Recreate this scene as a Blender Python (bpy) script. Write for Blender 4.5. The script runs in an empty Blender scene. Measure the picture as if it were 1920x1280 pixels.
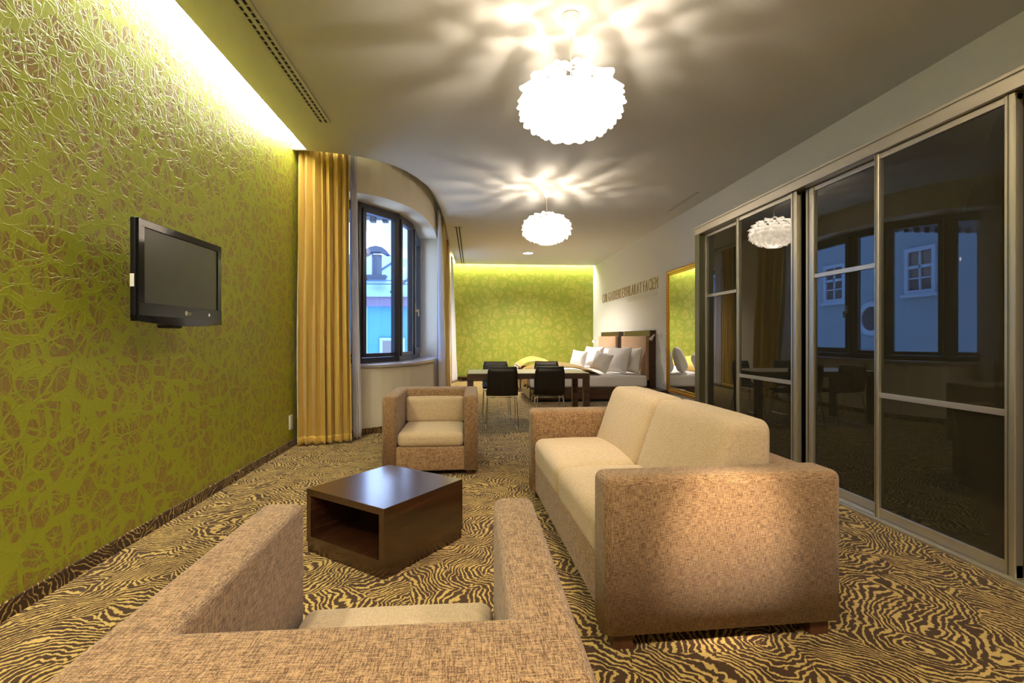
import bpy, bmesh, math, random
from mathutils import Vector, Matrix, noise
random.seed(7)
PI = math.pi
C = bpy.context.scene.collection
sc = bpy.context.scene

# ------------------------------------------------------------------ camera, world, light
cam_d = bpy.data.cameras.new('camera'); cam = bpy.data.objects.new('camera', cam_d); C.objects.link(cam)
cam.location = (0, 0, 1.205); cam.rotation_euler = (PI/2, 0, math.radians(-4.5))
cam_d.lens = 927/1920*36; cam_d.sensor_width = 36; cam_d.shift_y = -7/1920
cam_d.clip_start = 0.02; cam_d.clip_end = 200
sc.camera = cam
sc.view_settings.view_transform = 'Standard'; sc.view_settings.look = 'None'
sc.view_settings.exposure = 0.95; sc.view_settings.gamma = 1.0
sc.view_settings.use_curve_mapping = False

SKY = 5.2          # evening sky
PENDANT = 80.0     # watts of each pendant bulb
COVE = 30.0        # strip radiance of the coves
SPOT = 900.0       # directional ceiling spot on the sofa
PETAL = 2.7        # glow of the thin lamp foil
FILL = 110.0       # unseen fill downlights added in the ceiling behind the camera

w = bpy.data.worlds.new('world'); sc.world = w; w.use_nodes = True
wn = w.node_tree.nodes; wl = w.node_tree.links
bg = wn['Background']
tc = wn.new('ShaderNodeTexCoord'); sep = wn.new('ShaderNodeSeparateXYZ'); wl.new(tc.outputs['Generated'], sep.inputs[0])
cr = wn.new('ShaderNodeValToRGB'); wl.new(sep.outputs['Z'], cr.inputs[0])
cr.color_ramp.elements[0].position = 0.0; cr.color_ramp.elements[0].color = (0.52, 0.69, 1.0, 1)
cr.color_ramp.elements[1].position = 0.7; cr.color_ramp.elements[1].color = (0.26, 0.44, 1.0, 1)
wl.new(cr.outputs[0], bg.inputs[0]); bg.inputs[1].default_value = SKY

# ------------------------------------------------------------------ node helpers / materials
def new_mat(name):
    m = bpy.data.materials.new(name); m.use_nodes = True
    nt = m.node_tree
    return m, nt, nt.nodes['Principled BSDF']
def setp(b, **k):
    names = dict(color='Base Color', rough='Roughness', metal='Metallic', ior='IOR', spec='Specular IOR Level',
                 coat='Coat Weight', coatr='Coat Roughness', sheen='Sheen Weight', trans='Transmission Weight',
                 em='Emission Color', ems='Emission Strength', sheenr='Sheen Roughness')
    for a, v in k.items():
        if a in ('color', 'em') and len(v) == 3: v = (*v, 1)
        b.inputs[names[a]].default_value = v
class NT:
    def __init__(s, nt): s.nt = nt
    def n(s, t, ins=None, **props):
        nd = s.nt.nodes.new(t)
        for k, v in props.items(): setattr(nd, k, v)
        if ins:
            for k, v in ins.items(): s.put(nd.inputs[k], v)
        return nd
    def put(s, sock, v):
        if isinstance(v, bpy.types.NodeSocket): s.nt.links.new(v, sock)
        elif isinstance(v, bpy.types.Node): s.nt.links.new(v.outputs[0], sock)
        else: sock.default_value = v
    def m(s, op, a, b=0.0, c=0.0, clamp=False):
        nd = s.nt.nodes.new('ShaderNodeMath'); nd.operation = op; nd.use_clamp = clamp
        s.put(nd.inputs[0], a); s.put(nd.inputs[1], b); s.put(nd.inputs[2], c)
        return nd.outputs[0]
    def v(s, op, a, b=(0, 0, 0)):
        nd = s.nt.nodes.new('ShaderNodeVectorMath'); nd.operation = op
        s.put(nd.inputs[0], a); s.put(nd.inputs[1], b)
        return nd.outputs['Value'] if op in ('LENGTH', 'DISTANCE', 'DOT_PRODUCT') else nd.outputs[0]
    def scale(s, a, k):
        nd = s.nt.nodes.new('ShaderNodeVectorMath'); nd.operation = 'SCALE'
        s.put(nd.inputs[0], a); s.put(nd.inputs['Scale'], k); return nd.outputs[0]
    def ramp(s, f, stops, interp='LINEAR'):
        nd = s.nt.nodes.new('ShaderNodeValToRGB'); s.put(nd.inputs[0], f)
        nd.color_ramp.interpolation = interp
        e = nd.color_ramp.elements
        while len(e) < len(stops): e.new(0.5)
        for i, (p, c) in enumerate(stops):
            e[i].position = p; e[i].color = (*c, 1) if len(c) == 3 else c
        return nd.outputs[0]
    def maprange(s, f, a, b, c=0.0, d=1.0):
        nd = s.nt.nodes.new('ShaderNodeMapRange'); s.put(nd.inputs[0], f)
        for i, v in zip((1, 2, 3, 4), (a, b, c, d)): s.put(nd.inputs[i], v)
        return nd.outputs[0]
    def bump(s, h, strength, dist, bsdf):
        nd = s.nt.nodes.new('ShaderNodeBump'); nd.inputs['Strength'].default_value = strength
        nd.inputs['Distance'].default_value = dist; s.put(nd.inputs['Height'], h)
        s.nt.links.new(nd.outputs[0], bsdf.inputs['Normal'])
    def noise(s, vec, scale, detail=2.0, rough=0.5, out=0, dims='3D'):
        nd = s.n('ShaderNodeTexNoise', noise_dimensions=dims)
        s.put(nd.inputs['Vector'], vec); nd.inputs['Scale'].default_value = scale
        nd.inputs['Detail'].default_value = detail; nd.inputs['Roughness'].default_value = rough
        return nd.outputs[out]

def plain(name, color, rough=0.5, **k):
    m, nt, b = new_mat(name); setp(b, color=color, rough=rough, **k); return m

def wallpaper(name, axis, ground, green=(0.36, 0.395, 0.028), k=1.0):
    m, nt, b = new_mat(name); t = NT(nt)
    co = t.n('ShaderNodeTexCoord').outputs['Object']
    sp = t.n('ShaderNodeSeparateXYZ', {0: co})
    p0 = t.n('ShaderNodeCombineXYZ', {0: sp.outputs[axis], 1: sp.outputs['Z']}).outputs[0]
    p0 = t.scale(p0, k)
    # slight warp so that strands bend
    wv = t.v('SUBTRACT', t.noise(p0, 7, 2, out=1), (0.5, 0.5, 0.5))
    p = t.v('ADD', p0, t.scale(wv, 0.075))
    wv2 = t.v('SUBTRACT', t.noise(p0, 22, 1, out=1), (0.5, 0.5, 0.5))
    p = t.v('ADD', p, t.scale(wv2, 0.012))
    def vor(scale, feat, off=(0, 0, 0), sq=(1, 1, 1)):
        q = t.v('ADD', t.v('MULTIPLY', p, sq), off)
        return t.n('ShaderNodeTexVoronoi', {'Vector': q, 'Scale': scale}, voronoi_dimensions='2D', feature=feat), q
    S1 = 8.0
    a, qa = vor(S1, 'DISTANCE_TO_EDGE', sq=(1, .82, 1))
    wid = t.maprange(t.noise(p0, 5.5, 1), 0.32, 0.68, 0.02, 0.25)
    mA = t.maprange(t.m('SUBTRACT', wid, a.outputs['Distance']), -0.012, 0.012)
    f, qf = vor(S1, 'F1', sq=(1, .82, 1))
    d = t.v('SUBTRACT', qf, f.outputs['Position'])
    ds = t.n('ShaderNodeSeparateXYZ', {0: d})
    ang = t.m('ARCTAN2', ds.outputs[1], ds.outputs[0])
    rnd = t.n('ShaderNodeSeparateColor', {0: f.outputs['Color']}).outputs[0]
    ang = t.m('ADD', ang, t.m('MULTIPLY', t.noise(p0, 14, 0), 1.2))
    sn = t.m('ABSOLUTE', t.m('SINE', t.m('ADD', t.m('MULTIPLY', ang, 4.0), t.m('MULTIPLY', rnd, 9.0))))
    dist = t.m('MULTIPLY', t.m('DIVIDE', sn, 4.0), t.v('LENGTH', d))
    mB = t.maprange(dist, 0.0022, 0.0032, 1, 0)
    c, _ = vor(19, 'DISTANCE_TO_EDGE', (3.1, 1.7, 0), (1, .7, 1))
    mC = t.maprange(c.outputs['Distance'], 0.02, 0.04, 1, 0)
    c2, _ = vor(6.2, 'DISTANCE_TO_EDGE', (7.3, 4.4, 0), (.8, 1.2, 1))
    mD = t.maprange(c2.outputs['Distance'], 0.03, 0.045, 1, 0)
    c3, _ = vor(13, 'DISTANCE_TO_EDGE', (1.3, 9.4, 0), (1.2, .8, 1))
    mE = t.maprange(c3.outputs['Distance'], 0.10, 0.125, 1, 0)
    mE = t.m('MULTIPLY', mE, t.maprange(t.noise(p0, 3, 1), .56, .62))
    g = t.m('MAXIMUM', t.m('MAXIMUM', mA, mB), t.m('MAXIMUM', mC, t.m('MAXIMUM', mD, mE)))
    col = t.n('ShaderNodeMix', {0: g, 6: (*ground, 1), 7: (*green, 1)}, data_type='RGBA')
    t.put(b.inputs['Base Color'], col.outputs[2])
    t.put(b.inputs['Roughness'], t.maprange(g, 0, 1, 0.36, 0.46))
        # relief: strands stand proud, long thin creases run over them
    cr1, _ = vor(5.0, 'DISTANCE_TO_EDGE', (2.3, 6.4, 0), (.55, 1.5, 1))
    r1 = t.maprange(cr1.outputs['Distance'], 0.0, 0.03, 1, 0)
    cr2, _ = vor(8.0, 'DISTANCE_TO_EDGE', (5.3, 2.4, 0), (1.25, .8, 1))
    r2 = t.maprange(cr2.outputs['Distance'], 0.0, 0.035, 1, 0)
    h = t.m('ADD', t.m('ADD', g, t.m('MULTIPLY', r1, 0.42)), t.m('MULTIPLY', r2, 0.42))
    h = t.m('ADD', h, t.m('MULTIPLY', mC, 0.35))
    h = t.m('ADD', h, t.m('MULTIPLY', t.noise(p0, 70, 3), 0.25))
    t.bump(h, 0.6 if k == 1 else 0.35, 0.0035, b)
    return m

def zebra(name='zebra_carpet', skirting=False):
    m, nt, b = new_mat(name); t = NT(nt)
    co = t.n('ShaderNodeTexCoord').outputs['Object']
    if skirting:
        sx = t.n('ShaderNodeSeparateXYZ', {0: co})
        co = t.n('ShaderNodeCombineXYZ', {0: t.m('ADD', sx.outputs[0], sx.outputs[1]), 1: sx.outputs[2]}).outputs[0]
    def sub(n): return t.v('SUBTRACT', n, (.5, .5, .5))
    flat = t.v('MULTIPLY', co, (1, 1, 0))
    q = t.v('ADD', flat, t.scale(sub(t.noise(flat, 3.0, 2, out=1)), 0.26))
    q = t.v('ADD', q, t.scale(sub(t.noise(flat, 16, 2, out=1)), 0.035))
    q = t.v('MULTIPLY', q, (1, 1, 0))
    v1 = t.n('ShaderNodeTexVoronoi', {'Vector': q, 'Scale': 3.1}, feature='F1', voronoi_dimensions='2D')
    rc = t.n('ShaderNodeSeparateColor', {0: v1.outputs['Color']})
    an = t.m('MULTIPLY', rc.outputs[0], 2*PI)
    rad = t.m('ADD', 0.18, t.m('MULTIPLY', rc.outputs[1], 0.34))
    cen = t.v('ADD', v1.outputs['Position'], t.n('ShaderNodeCombineXYZ', {0: t.m('MULTIPLY', t.m('COSINE', an), rad), 1: t.m('MULTIPLY', t.m('SINE', an), rad)}).outputs[0])
    ph = t.m('MULTIPLY', t.v('DISTANCE', q, cen), 235.0)
    ph = t.m('ADD', ph, t.m('MULTIPLY', t.noise(flat, 2.2, 1), 55.0))
    ph = t.m('ADD', ph, t.m('MULTIPLY', t.noise(q, 24, 2), 9.0))
    ph = t.m('ADD', ph, t.m('MULTIPLY', t.noise(co, 90, 2), 2.2))
    s = t.m('SINE', ph)
    th = t.maprange(t.noise(co, 9, 2), 0.3, 0.7, -0.12 if not skirting else .5, 0.80 if not skirting else 1.1)
    s = t.m('SUBTRACT', s, th)
    fz = t.m('ADD', s, t.m('MULTIPLY', t.m('SUBTRACT', t.noise(co, 260, 1), .5), 1.2))
    k = t.maprange(fz, -0.12, 0.12)
    col = t.n('ShaderNodeMix', {0: k, 6: (0.058, 0.026, 0.008, 1), 7: (0.56, 0.385, 0.12, 1)}, data_type='RGBA')
    t.put(b.inputs['Base Color'], col.outputs[2])
    setp(b, rough=0.95, spec=0.1, sheen=0.15)
    t.bump(t.m('ADD', t.m('MULTIPLY', k, .5), t.noise(co, 420, 1)), 0.5, 0.003, b)
    return m

def fabric(name, dark, light, amp=1.0, bumpd=0.0015):
    m, nt, b = new_mat(name); t = NT(nt)
    co = t.n('ShaderNodeTexCoord').outputs['Object']
    def st(sx, sy, sz, sc_):
        mp = t.n('ShaderNodeMapping', {'Vector': co}); mp.inputs['Scale'].default_value = (sx, sy, sz)
        return t.noise(mp.outputs[0], sc_, 2, .65)
    x = st(1, 13, 13, 38); y = st(13, 1, 13, 38); z = st(13, 13, 1, 38)
    sm = t.m('ADD', t.m('ADD', x, y), z)
    big = t.noise(co, 22, 3, .6)
    f = t.m('ADD', t.m('MULTIPLY', t.m('SUBTRACT', sm, 1.5), 3.0*amp), t.m('MULTIPLY', t.m('SUBTRACT', big, .5), .45*amp))
    f = t.m('ADD', f, 0.5, clamp=True)
    col = t.n('ShaderNodeMix', {0: f, 6: (*dark, 1), 7: (*light, 1)}, data_type='RGBA')
    t.put(b.inputs['Base Color'], col.outputs[2])
    setp(b, rough=0.9, spec=0.15, sheen=0.25, sheenr=0.5)
    t.bump(sm, 0.6, bumpd, b)
    return m

def wood(name, dark, light, rough=0.32, axis=0, coat=0.25, sc_=1.0):
    m, nt, b = new_mat(name); t = NT(nt)
    co = t.n('ShaderNodeTexCoord').outputs['Object']
    mp = t.n('ShaderNodeMapping', {'Vector': co}); s = [28*sc_, 28*sc_, 28*sc_]; s[axis] = 1.6*sc_
    mp.inputs['Scale'].default_value = s
    n1 = t.noise(mp.outputs[0], 1.0, 4, .6); n2 = t.noise(mp.outputs[0], 5.0, 3, .7)
    f = t.m('ADD', t.m('MULTIPLY', n1, .75), t.m('MULTIPLY', n2, .25))
    f = t.maprange(f, 0.36, 0.66)
    col = t.n('ShaderNodeMix', {0: f, 6: (*dark, 1), 7: (*light, 1)}, data_type='RGBA')
    t.put(b.inputs['Base Color'], col.outputs[2])
    setp(b, rough=rough, coat=coat, coatr=0.18)
    t.bump(n2, 0.15, 0.001, b)
    return m

def satin(name, color):
    m, nt, b = new_mat(name); t = NT(nt)
    co = t.n('ShaderNodeTexCoord').outputs['Object']
    mp = t.n('ShaderNodeMapping', {'Vector': co}); mp.inputs['Scale'].default_value = (60, 60, 6)
    n = t.noise(mp.outputs[0], 1, 3)
    col = t.n('ShaderNodeMix', {0: n, 6: (*[c*.94 for c in color], 1), 7: (*[min(1, c*1.05) for c in color], 1)}, data_type='RGBA')
    t.put(b.inputs['Base Color'], col.outputs[2])
    setp(b, rough=0.42, spec=0.5, sheen=0.3, sheenr=0.3)
    b.inputs['Anisotropic'].default_value = 0.3
    return m

def cloth_thin(name, color, transl):
    m, nt, b = new_mat(name); t = NT(nt)
    setp(b, color=color, rough=0.85, spec=0.1)
    tr = t.n('ShaderNodeBsdfTranslucent', {'Color': (*color, 1)})
    mx = t.n('ShaderNodeMixShader', {0: transl, 1: b.outputs[0], 2: tr.outputs[0]})
    nt.links.new(mx.outputs[0], nt.nodes['Material Output'].inputs[0])
    return m

def pane_glass(name, tint=(1, 1, 1), gloss=0.08):
    m, nt, b = new_mat(name); t = NT(nt)
    tr = t.n('ShaderNodeBsdfTransparent', {'Color': (*tint, 1)})
    gl = t.n('ShaderNodeBsdfGlossy', {'Color': (1, 1, 1, 1), 'Roughness': 0.01})
    fr = t.n('ShaderNodeFresnel', {'IOR': 1.45})
    geo = t.n('ShaderNodeNewGeometry')
    k = t.m('MULTIPLY', fr.outputs[0], t.m('SUBTRACT', 1.0, geo.outputs['Backfacing']))
    mx = t.n('ShaderNodeMixShader', {0: k, 1: tr.outputs[0], 2: gl.outputs[0]})
    nt.links.new(mx.outputs[0], nt.nodes['Material Output'].inputs[0])
    return m

def emit(name, color, s):
    m, nt, b = new_mat(name); setp(b, color=(0.8, 0.8, 0.8), em=color, ems=s); return m

def plaster(name, color):
    m, nt, b = new_mat(name); t = NT(nt)
    co = t.n('ShaderNodeTexCoord').outputs['Object']
    setp(b, color=color, rough=0.75, spec=0.25)
    t.bump(t.noise(co, 120, 3), 0.12, 0.001, b)
    return m

M = {}
M['paper_side'] = wallpaper('green_web_wallpaper_side', 'Y', (0.30, 0.205, 0.05))
M['paper_end_sheen'] = wallpaper('green_web_wallpaper_end_sheen', 'X', (0.385, 0.36, 0.055), (0.255, 0.30, 0.028), 0.5)  # same paper as the side wall; its sheen is painted into the lighter ground
M['carpet'] = zebra()
M['skirting'] = zebra('zebra_carpet_skirting', True)
M['white'] = plaster('white_plaster', (0.66, 0.65, 0.61))
M['ceiling'] = plaster('ceiling_plaster', (0.58, 0.57, 0.53))
M['cream'] = plaster('cream_plaster', (0.70, 0.62, 0.48))
M['brown_fabric'] = fabric('brown_woven_fabric', (0.105, 0.050, 0.021), (0.50, 0.315, 0.165))
M['cream_fabric'] = fabric('cream_woven_fabric', (0.40, 0.29, 0.165), (0.68, 0.53, 0.35), .55, .001)
M['head_fabric'] = fabric('tan_headboard_fabric', (0.30, 0.17, 0.09), (0.50, 0.32, 0.19), .6, .001)
M['walnut_x'] = wood('walnut_table', (0.016, 0.0055, 0.0025), (0.078, 0.027, 0.010), axis=0, rough=.26, coat=.7)
M['walnut_y'] = wood('walnut_bed', (0.022, 0.009, 0.004), (0.10, 0.038, 0.015), axis=0, rough=.4)
M['foot_wood'] = wood('foot_wood', (0.05, 0.015, 0.006), (0.13, 0.045, 0.02), axis=2, rough=.4)
M['top_beige'] = plain('pale_tabletop', (0.42, 0.38, 0.28), 0.35)
M['gold_satin'] = satin('gold_satin', (0.56, 0.375, 0.085))
M['gold_trim'] = satin('gold_satin_hem', (0.62, 0.42, 0.09))
M['throw'] = satin('gold_throw', (0.58, 0.33, 0.035))
M['sheer'] = cloth_thin('white_sheer', (0.86, 0.83, 0.84), 0.45)
M['linen'] = cloth_thin('white_linen', (0.82, 0.78, 0.76), 0.05)
M['alu'] = plain('champagne_aluminium', (0.62, 0.57, 0.46), 0.38, metal=0.85)
M['alu_dark'] = plain('olive_aluminium', (0.20, 0.19, 0.12), 0.35, metal=0.7)
M['black'] = plain('black_recess', (0.006, 0.006, 0.006), 0.7)
M['dark_glass'] = plain('dark_lacquered_glass', (0.028, 0.026, 0.017), 0.015, ior=1.62)
M['tv_gloss'] = plain('tv_gloss_black', (0.003, 0.003, 0.003), 0.10, spec=0.22)
M['tv_matt'] = plain('tv_matt_black', (0.004, 0.004, 0.005), 0.4, spec=0.25)
M['tv_screen'] = plain('tv_screen', (0.045, 0.043, 0.034), 0.28, spec=0.5)
M['chrome'] = plain('chrome', (0.78, 0.78, 0.76), 0.12, metal=1.0)
M['leather'] = plain('black_leather', (0.010, 0.007, 0.005), 0.42)
M['seam'] = plain('leather_seam', (0.035, 0.028, 0.02), 0.5)
M['gilt'] = plain('gilt_frame', (0.62, 0.36, 0.055), 0.32, metal=0.8)
M['gilt_dark'] = plain('gilt_bead', (0.42, 0.19, 0.05), 0.4, metal=0.6)
M['mirror'] = plain('mirror_silver', (0.88, 0.89, 0.87), 0.0, metal=1.0)
M['letter'] = plain('gold_letter', (0.42, 0.28, 0.12), 0.38, metal=0.5)
M['letter_pale'] = plain('pale_letter', (0.60, 0.58, 0.47), 0.5)
M['plastic'] = plain('white_plastic', (0.72, 0.68, 0.60), 0.4)
M['vent'] = plain('vent_enamel', (0.50, 0.50, 0.42), 0.45)
M['frame'] = plain('dark_window_frame', (0.030, 0.028, 0.032), 0.35)
M['sill'] = plain('stone_sill', (0.42, 0.36, 0.34), 0.35)
M['glass'] = pane_glass('window_glass')
M['facade'] = plain('pale_blue_facade', (0.12, 0.20, 0.27), 0.85)
M['facade_trim'] = plain('facade_trim', (0.20, 0.30, 0.42), 0.8)
M['facade_blue'] = plain('blue_facade', (0.035, 0.15, 0.38), 0.85)
M['facade_band'] = plain('facade_band', (0.09, 0.075, 0.12), 0.8)
M['roof'] = plain('zinc_roof', (0.14, 0.22, 0.33), 0.45, metal=0.3)
M['roof_dark'] = plain('dark_zinc', (0.02, 0.028, 0.045), 0.5)
M['facade_win'] = plain('facade_window_glass', (0.05, 0.05, 0.055), 0.08)
M['strip'] = emit('cove_strip', (1.0, 0.97, 0.80), COVE)
M['lit'] = emit('lit_diffuser', (1.0, 0.96, 0.88), 9)
M['bulb'] = emit('bulb', (1.0, 0.92, 0.80), 30)
# lamp petals: thin white plastic foil lit from inside
pm, pnt, pb = new_mat('petal_foil'); pt = NT(pnt)
setp(pb, color=(0.86, 0.83, 0.78), rough=0.5)
ptr = pt.n('ShaderNodeBsdfTranslucent', {'Color': (0.90, 0.86, 0.80, 1)})
setp(pb, em=(1.0, 0.87, 0.70), ems=PETAL)
pmx = pt.n('ShaderNodeMixShader', {0: 0.55, 1: pb.outputs[0], 2: ptr.outputs[0]})
pnt.links.new(pmx.outputs[0], pnt.nodes['Material Output'].inputs[0]); M['petal'] = pm

# ------------------------------------------------------------------ object helpers
def link_mesh(name, me, mat=None, parent=None, smooth=False):
    o = bpy.data.objects.new(name, me); C.objects.link(o)
    if mat is not None and not me.materials: me.materials.append(mat)
    if smooth:
        me.polygons.foreach_set('use_smooth', [True]*len(me.polygons))
    if parent: o.parent = parent
    return o
def part(name, bm, mat, parent=None, smooth=False):
    bmesh.ops.recalc_face_normals(bm, faces=bm.faces)
    me = bpy.data.meshes.new(name); bm.to_mesh(me); bm.free()
    return link_mesh(name, me, mat, parent, smooth)
def tag(o, label, cat, group=None, kind=None):
    o['label'] = label; o['category'] = cat
    if group: o['group'] = group
    if kind: o['kind'] = kind
    return o
def thing(name, label, cat, loc=(0, 0, 0), rz=0, group=None):
    o = bpy.data.objects.new(name, None); C.objects.link(o); o.empty_display_size = .1
    o.location = loc; o.rotation_euler = (0, 0, rz)
    return tag(o, label, cat, group)
def struct(name, bm, mat, parent=None, smooth=False):
    o = part(name, bm, mat, parent, smooth)
    if not parent: o['kind'] = 'structure'
    return o
def box(bm, x0, x1, y0, y1, z0, z1, bev=0, seg=2):
    r = bmesh.ops.create_cube(bm, size=1)
    vs = r['verts']
    bmesh.ops.scale(bm, vec=(x1-x0, y1-y0, z1-z0), verts=vs)
    bmesh.ops.translate(bm, vec=((x0+x1)/2, (y0+y1)/2, (z0+z1)/2), verts=vs)
    if bev:
        es = list({e for v in vs for e in v.link_edges})
        bmesh.ops.bevel(bm, geom=es, offset=bev, segments=seg, profile=.5, affect='EDGES')
    return bm
def bx(*a, **k): return box(bmesh.new(), *a, **k)
def prism(bm, poly, z0, z1):
    lo = [bm.verts.new((x, y, z0)) for x, y in poly]; hi = [bm.verts.new((x, y, z1)) for x, y in poly]
    n = len(poly)
    bm.faces.new(lo[::-1]); bm.faces.new(hi)
    for i in range(n): bm.faces.new((lo[i], lo[(i+1) % n], hi[(i+1) % n], hi[i]))
    return bm
def band(bm, inner, outer, z0, z1):
    """closed solid between two polylines of equal length"""
    n = len(inner); V = []
    for (a, b) in zip(inner, outer):
        V.append([bm.verts.new((*a, z0)), bm.verts.new((*b, z0)), bm.verts.new((*b, z1)), bm.verts.new((*a, z1))])
    for i in range(n-1):
        for k in range(4):
            bm.faces.new((V[i][k], V[i+1][k], V[i+1][(k+1) % 4], V[i][(k+1) % 4]))
    bm.faces.new(V[0]); bm.faces.new(V[-1][::-1])
    return bm
def tube(bm, pts, r, seg=8, closed=False):
    pts = [Vector(p) for p in pts]; n = len(pts); rings = []
    prev = None
    for i, p in enumerate(pts):
        if closed: t = (pts[(i+1) % n]-pts[i-1]).normalized()
        elif i == 0: t = (pts[1]-p).normalized()
        elif i == n-1: t = (p-pts[i-1]).normalized()
        else: t = ((pts[i+1]-p).normalized()+(p-pts[i-1]).normalized()).normalized()
        if prev is None:
            a = Vector((0, 0, 1)) if abs(t.z) < .9 else Vector((1, 0, 0))
            u = t.cross(a).normalized()
        else:
            u = (prev-t*prev.dot(t)).normalized()
        prev = u; v = t.cross(u)
        rr = r[i] if isinstance(r, (list, tuple)) else r
        rings.append([bm.verts.new(p+(u*math.cos(2*PI*k/seg)+v*math.sin(2*PI*k/seg))*rr) for k in range(seg)])
    m = n if closed else n-1
    for i in range(m):
        A = rings[i]; B = rings[(i+1) % n]
        for k in range(seg): bm.faces.new((A[k], A[(k+1) % seg], B[(k+1) % seg], B[k]))
    if not closed: bm.faces.new(rings[0][::-1]); bm.faces.new(rings[-1])
    return bm
def lathe(bm, prof, seg=24, c=(0, 0, 0)):
    rings = []
    for r, z in prof:
        rings.append([bm.verts.new((c[0]+r*math.cos(2*PI*k/seg), c[1]+r*math.sin(2*PI*k/seg), c[2]+z)) for k in range(seg)])
    for A, B in zip(rings, rings[1:]):
        for k in range(seg): bm.faces.new((A[k], A[(k+1) % seg], B[(k+1) % seg], B[k]))
    bm.faces.new(rings[0][::-1]); bm.faces.new(rings[-1])
    return bm
def fillet(pts, r, n=4):
    out = [Vector(pts[0])]
    for a, b, c in zip(pts, pts[1:], pts[2:]):
        a, b, c = Vector(a), Vector(b), Vector(c)
        d1 = (a-b); d2 = (c-b); k = min(r, d1.length*.45, d2.length*.45)
        p = b+d1.normalized()*k; q = b+d2.normalized()*k
        for i in range(n+1):
            s = i/n; out.append(p*(1-s)**2+b*2*s*(1-s)+q*s*s)
    out.append(Vector(pts[-1])); return out
def pad(size, r, crown=(0, 0, 0), center=(0, 0, 0), N=8, E=4, wob=0, shape=None):
    """upholstered block: rounded box whose faces swell by crown"""
    bm = bmesh.new(); hx, hy, hz = (s/2 for s in size)
    def ts(h):
        a = [-h+r*(1-math.cos(PI/2*i/E)) for i in range(E)]
        mid = [-h+r+(2*h-2*r)*i/N for i in range(N+1)]
        return a+mid+[-v for v in a[::-1]]
    X, Y, Z = ts(hx), ts(hy), ts(hz); nx, ny, nz = len(X)-1, len(Y)-1, len(Z)-1
    cache = {}
    def vert(i, j, k):
        if (i, j, k) in cache: return cache[(i, j, k)]
        p = Vector((X[i], Y[j], Z[k]))
        q = Vector((max(-hx+r, min(hx-r, p.x)), max(-hy+r, min(hy-r, p.y)), max(-hz+r, min(hz-r, p.z))))
        d = p-q
        if d.length > 1e-9: p = q+d.normalized()*r
        u, v, t = p.x/hx, p.y/hy, p.z/hz
        p.x += crown[0]*u*(1-v*v)*(1-t*t)
        p.y += crown[1]*v*(1-u*u)*(1-t*t)
        p.z += crown[2]*t*(1-u*u)*(1-v*v)
        if wob: p += noise.noise_vector(p*6+Vector((size[0]*9, size[1]*7, 0)))*wob
        if shape: p = shape(p, u, v, t)
        bv = bm.verts.new(p+Vector(center)); cache[(i, j, k)] = bv; return bv
    for i in range(nx):
        for j in range(ny):
            for k in (0, nz): bm.faces.new((vert(i, j, k), vert(i+1, j, k), vert(i+1, j+1, k), vert(i, j+1, k)))
    for i in range(nx):
        for k in range(nz):
            for j in (0, ny): bm.faces.new((vert(i, j, k), vert(i+1, j, k), vert(i+1, j, k+1), vert(i, j, k+1)))
    for j in range(ny):
        for k in range(nz):
            for i in (0, nx): bm.faces.new((vert(i, j, k), vert(i, j+1, k), vert(i, j+1, k+1), vert(i, j, k+1)))
    return bm
def copy_tree(o, parent=None):
    c = o.copy(); C.objects.link(c)
    if parent: c.parent = parent
    for ch in list(o.children): copy_tree(ch, c)
    return c

# ------------------------------------------------------------------ room shell
CZ = 3.30; XL, XR, YB, YF = -2.0, 3.52, -1.6, 14.30
WALLC = [(-2.0, 6.08), (-1.85, 6.10), (-1.7, 6.13), (-1.55, 6.185), (-1.4, 6.26), (-1.28, 6.335), (-1.17, 6.42), (-1.06, 6.55), (-.95, 6.72), (-.87, 6.89), (-.8, 7.1), (-.745, 7.33),
         (-.7, 7.6), (-.67, 7.9), (-.65, 8.2), (-.65, 8.6), (-.65, 9.1)]
def offset_line(pts, d):
    out = []
    for i, p in enumerate(pts):
        a = Vector(pts[max(i-1, 0)]); b = Vector(pts[min(i+1, len(pts)-1)])
        t = (b-a).normalized(); out.append((p[0]-t.y*d, p[1]+t.x*d))
    return out
OUT = offset_line(WALLC, 0.42)

struct('floor', bx(-2.3, 3.9, YB-.3, 14.6, -.12, 0), M['carpet'])
struct('wall_left', bx(XL-.3, XL, YB, 6.6, 0, 3.6), M['paper_side'])
struct('wall_far', bx(-1.2, XR, YF, YF+.25, 0, 3.6), M['paper_end_sheen'])
struct('wall_right', bx(XR, XR+.25, YB, YF+.25, 0, 3.6), M['white'])
struct('wall_back', bx(XL-.3, XR+.25, YB-.25, YB, 0, 3.6), M['white'])
SZ, LZ = 0.865, 3.0
bm = bmesh.new()
i0 = 2                                                    # window from index 2 to the end of the curve
band(bm, WALLC[:i0+1], OUT[:i0+1], 0, 3.6)
band(bm, WALLC[i0:], OUT[i0:], 0, SZ-.035)
band(bm, WALLC[i0:], OUT[i0:], LZ, 3.6)
w2a, w2b = 11.75, 13.3
box(bm, -1.07, -.65, 9.1, w2a, 0, 3.6)
box(bm, -1.07, -.65, w2a, w2b, 0, SZ-.035); box(bm, -1.07, -.65, w2a, w2b, LZ, 3.6)
box(bm, -1.07, -.65, w2b, 14.4, 0, 3.6)
struct('wall_bay', bm, M['cream'])
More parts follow.
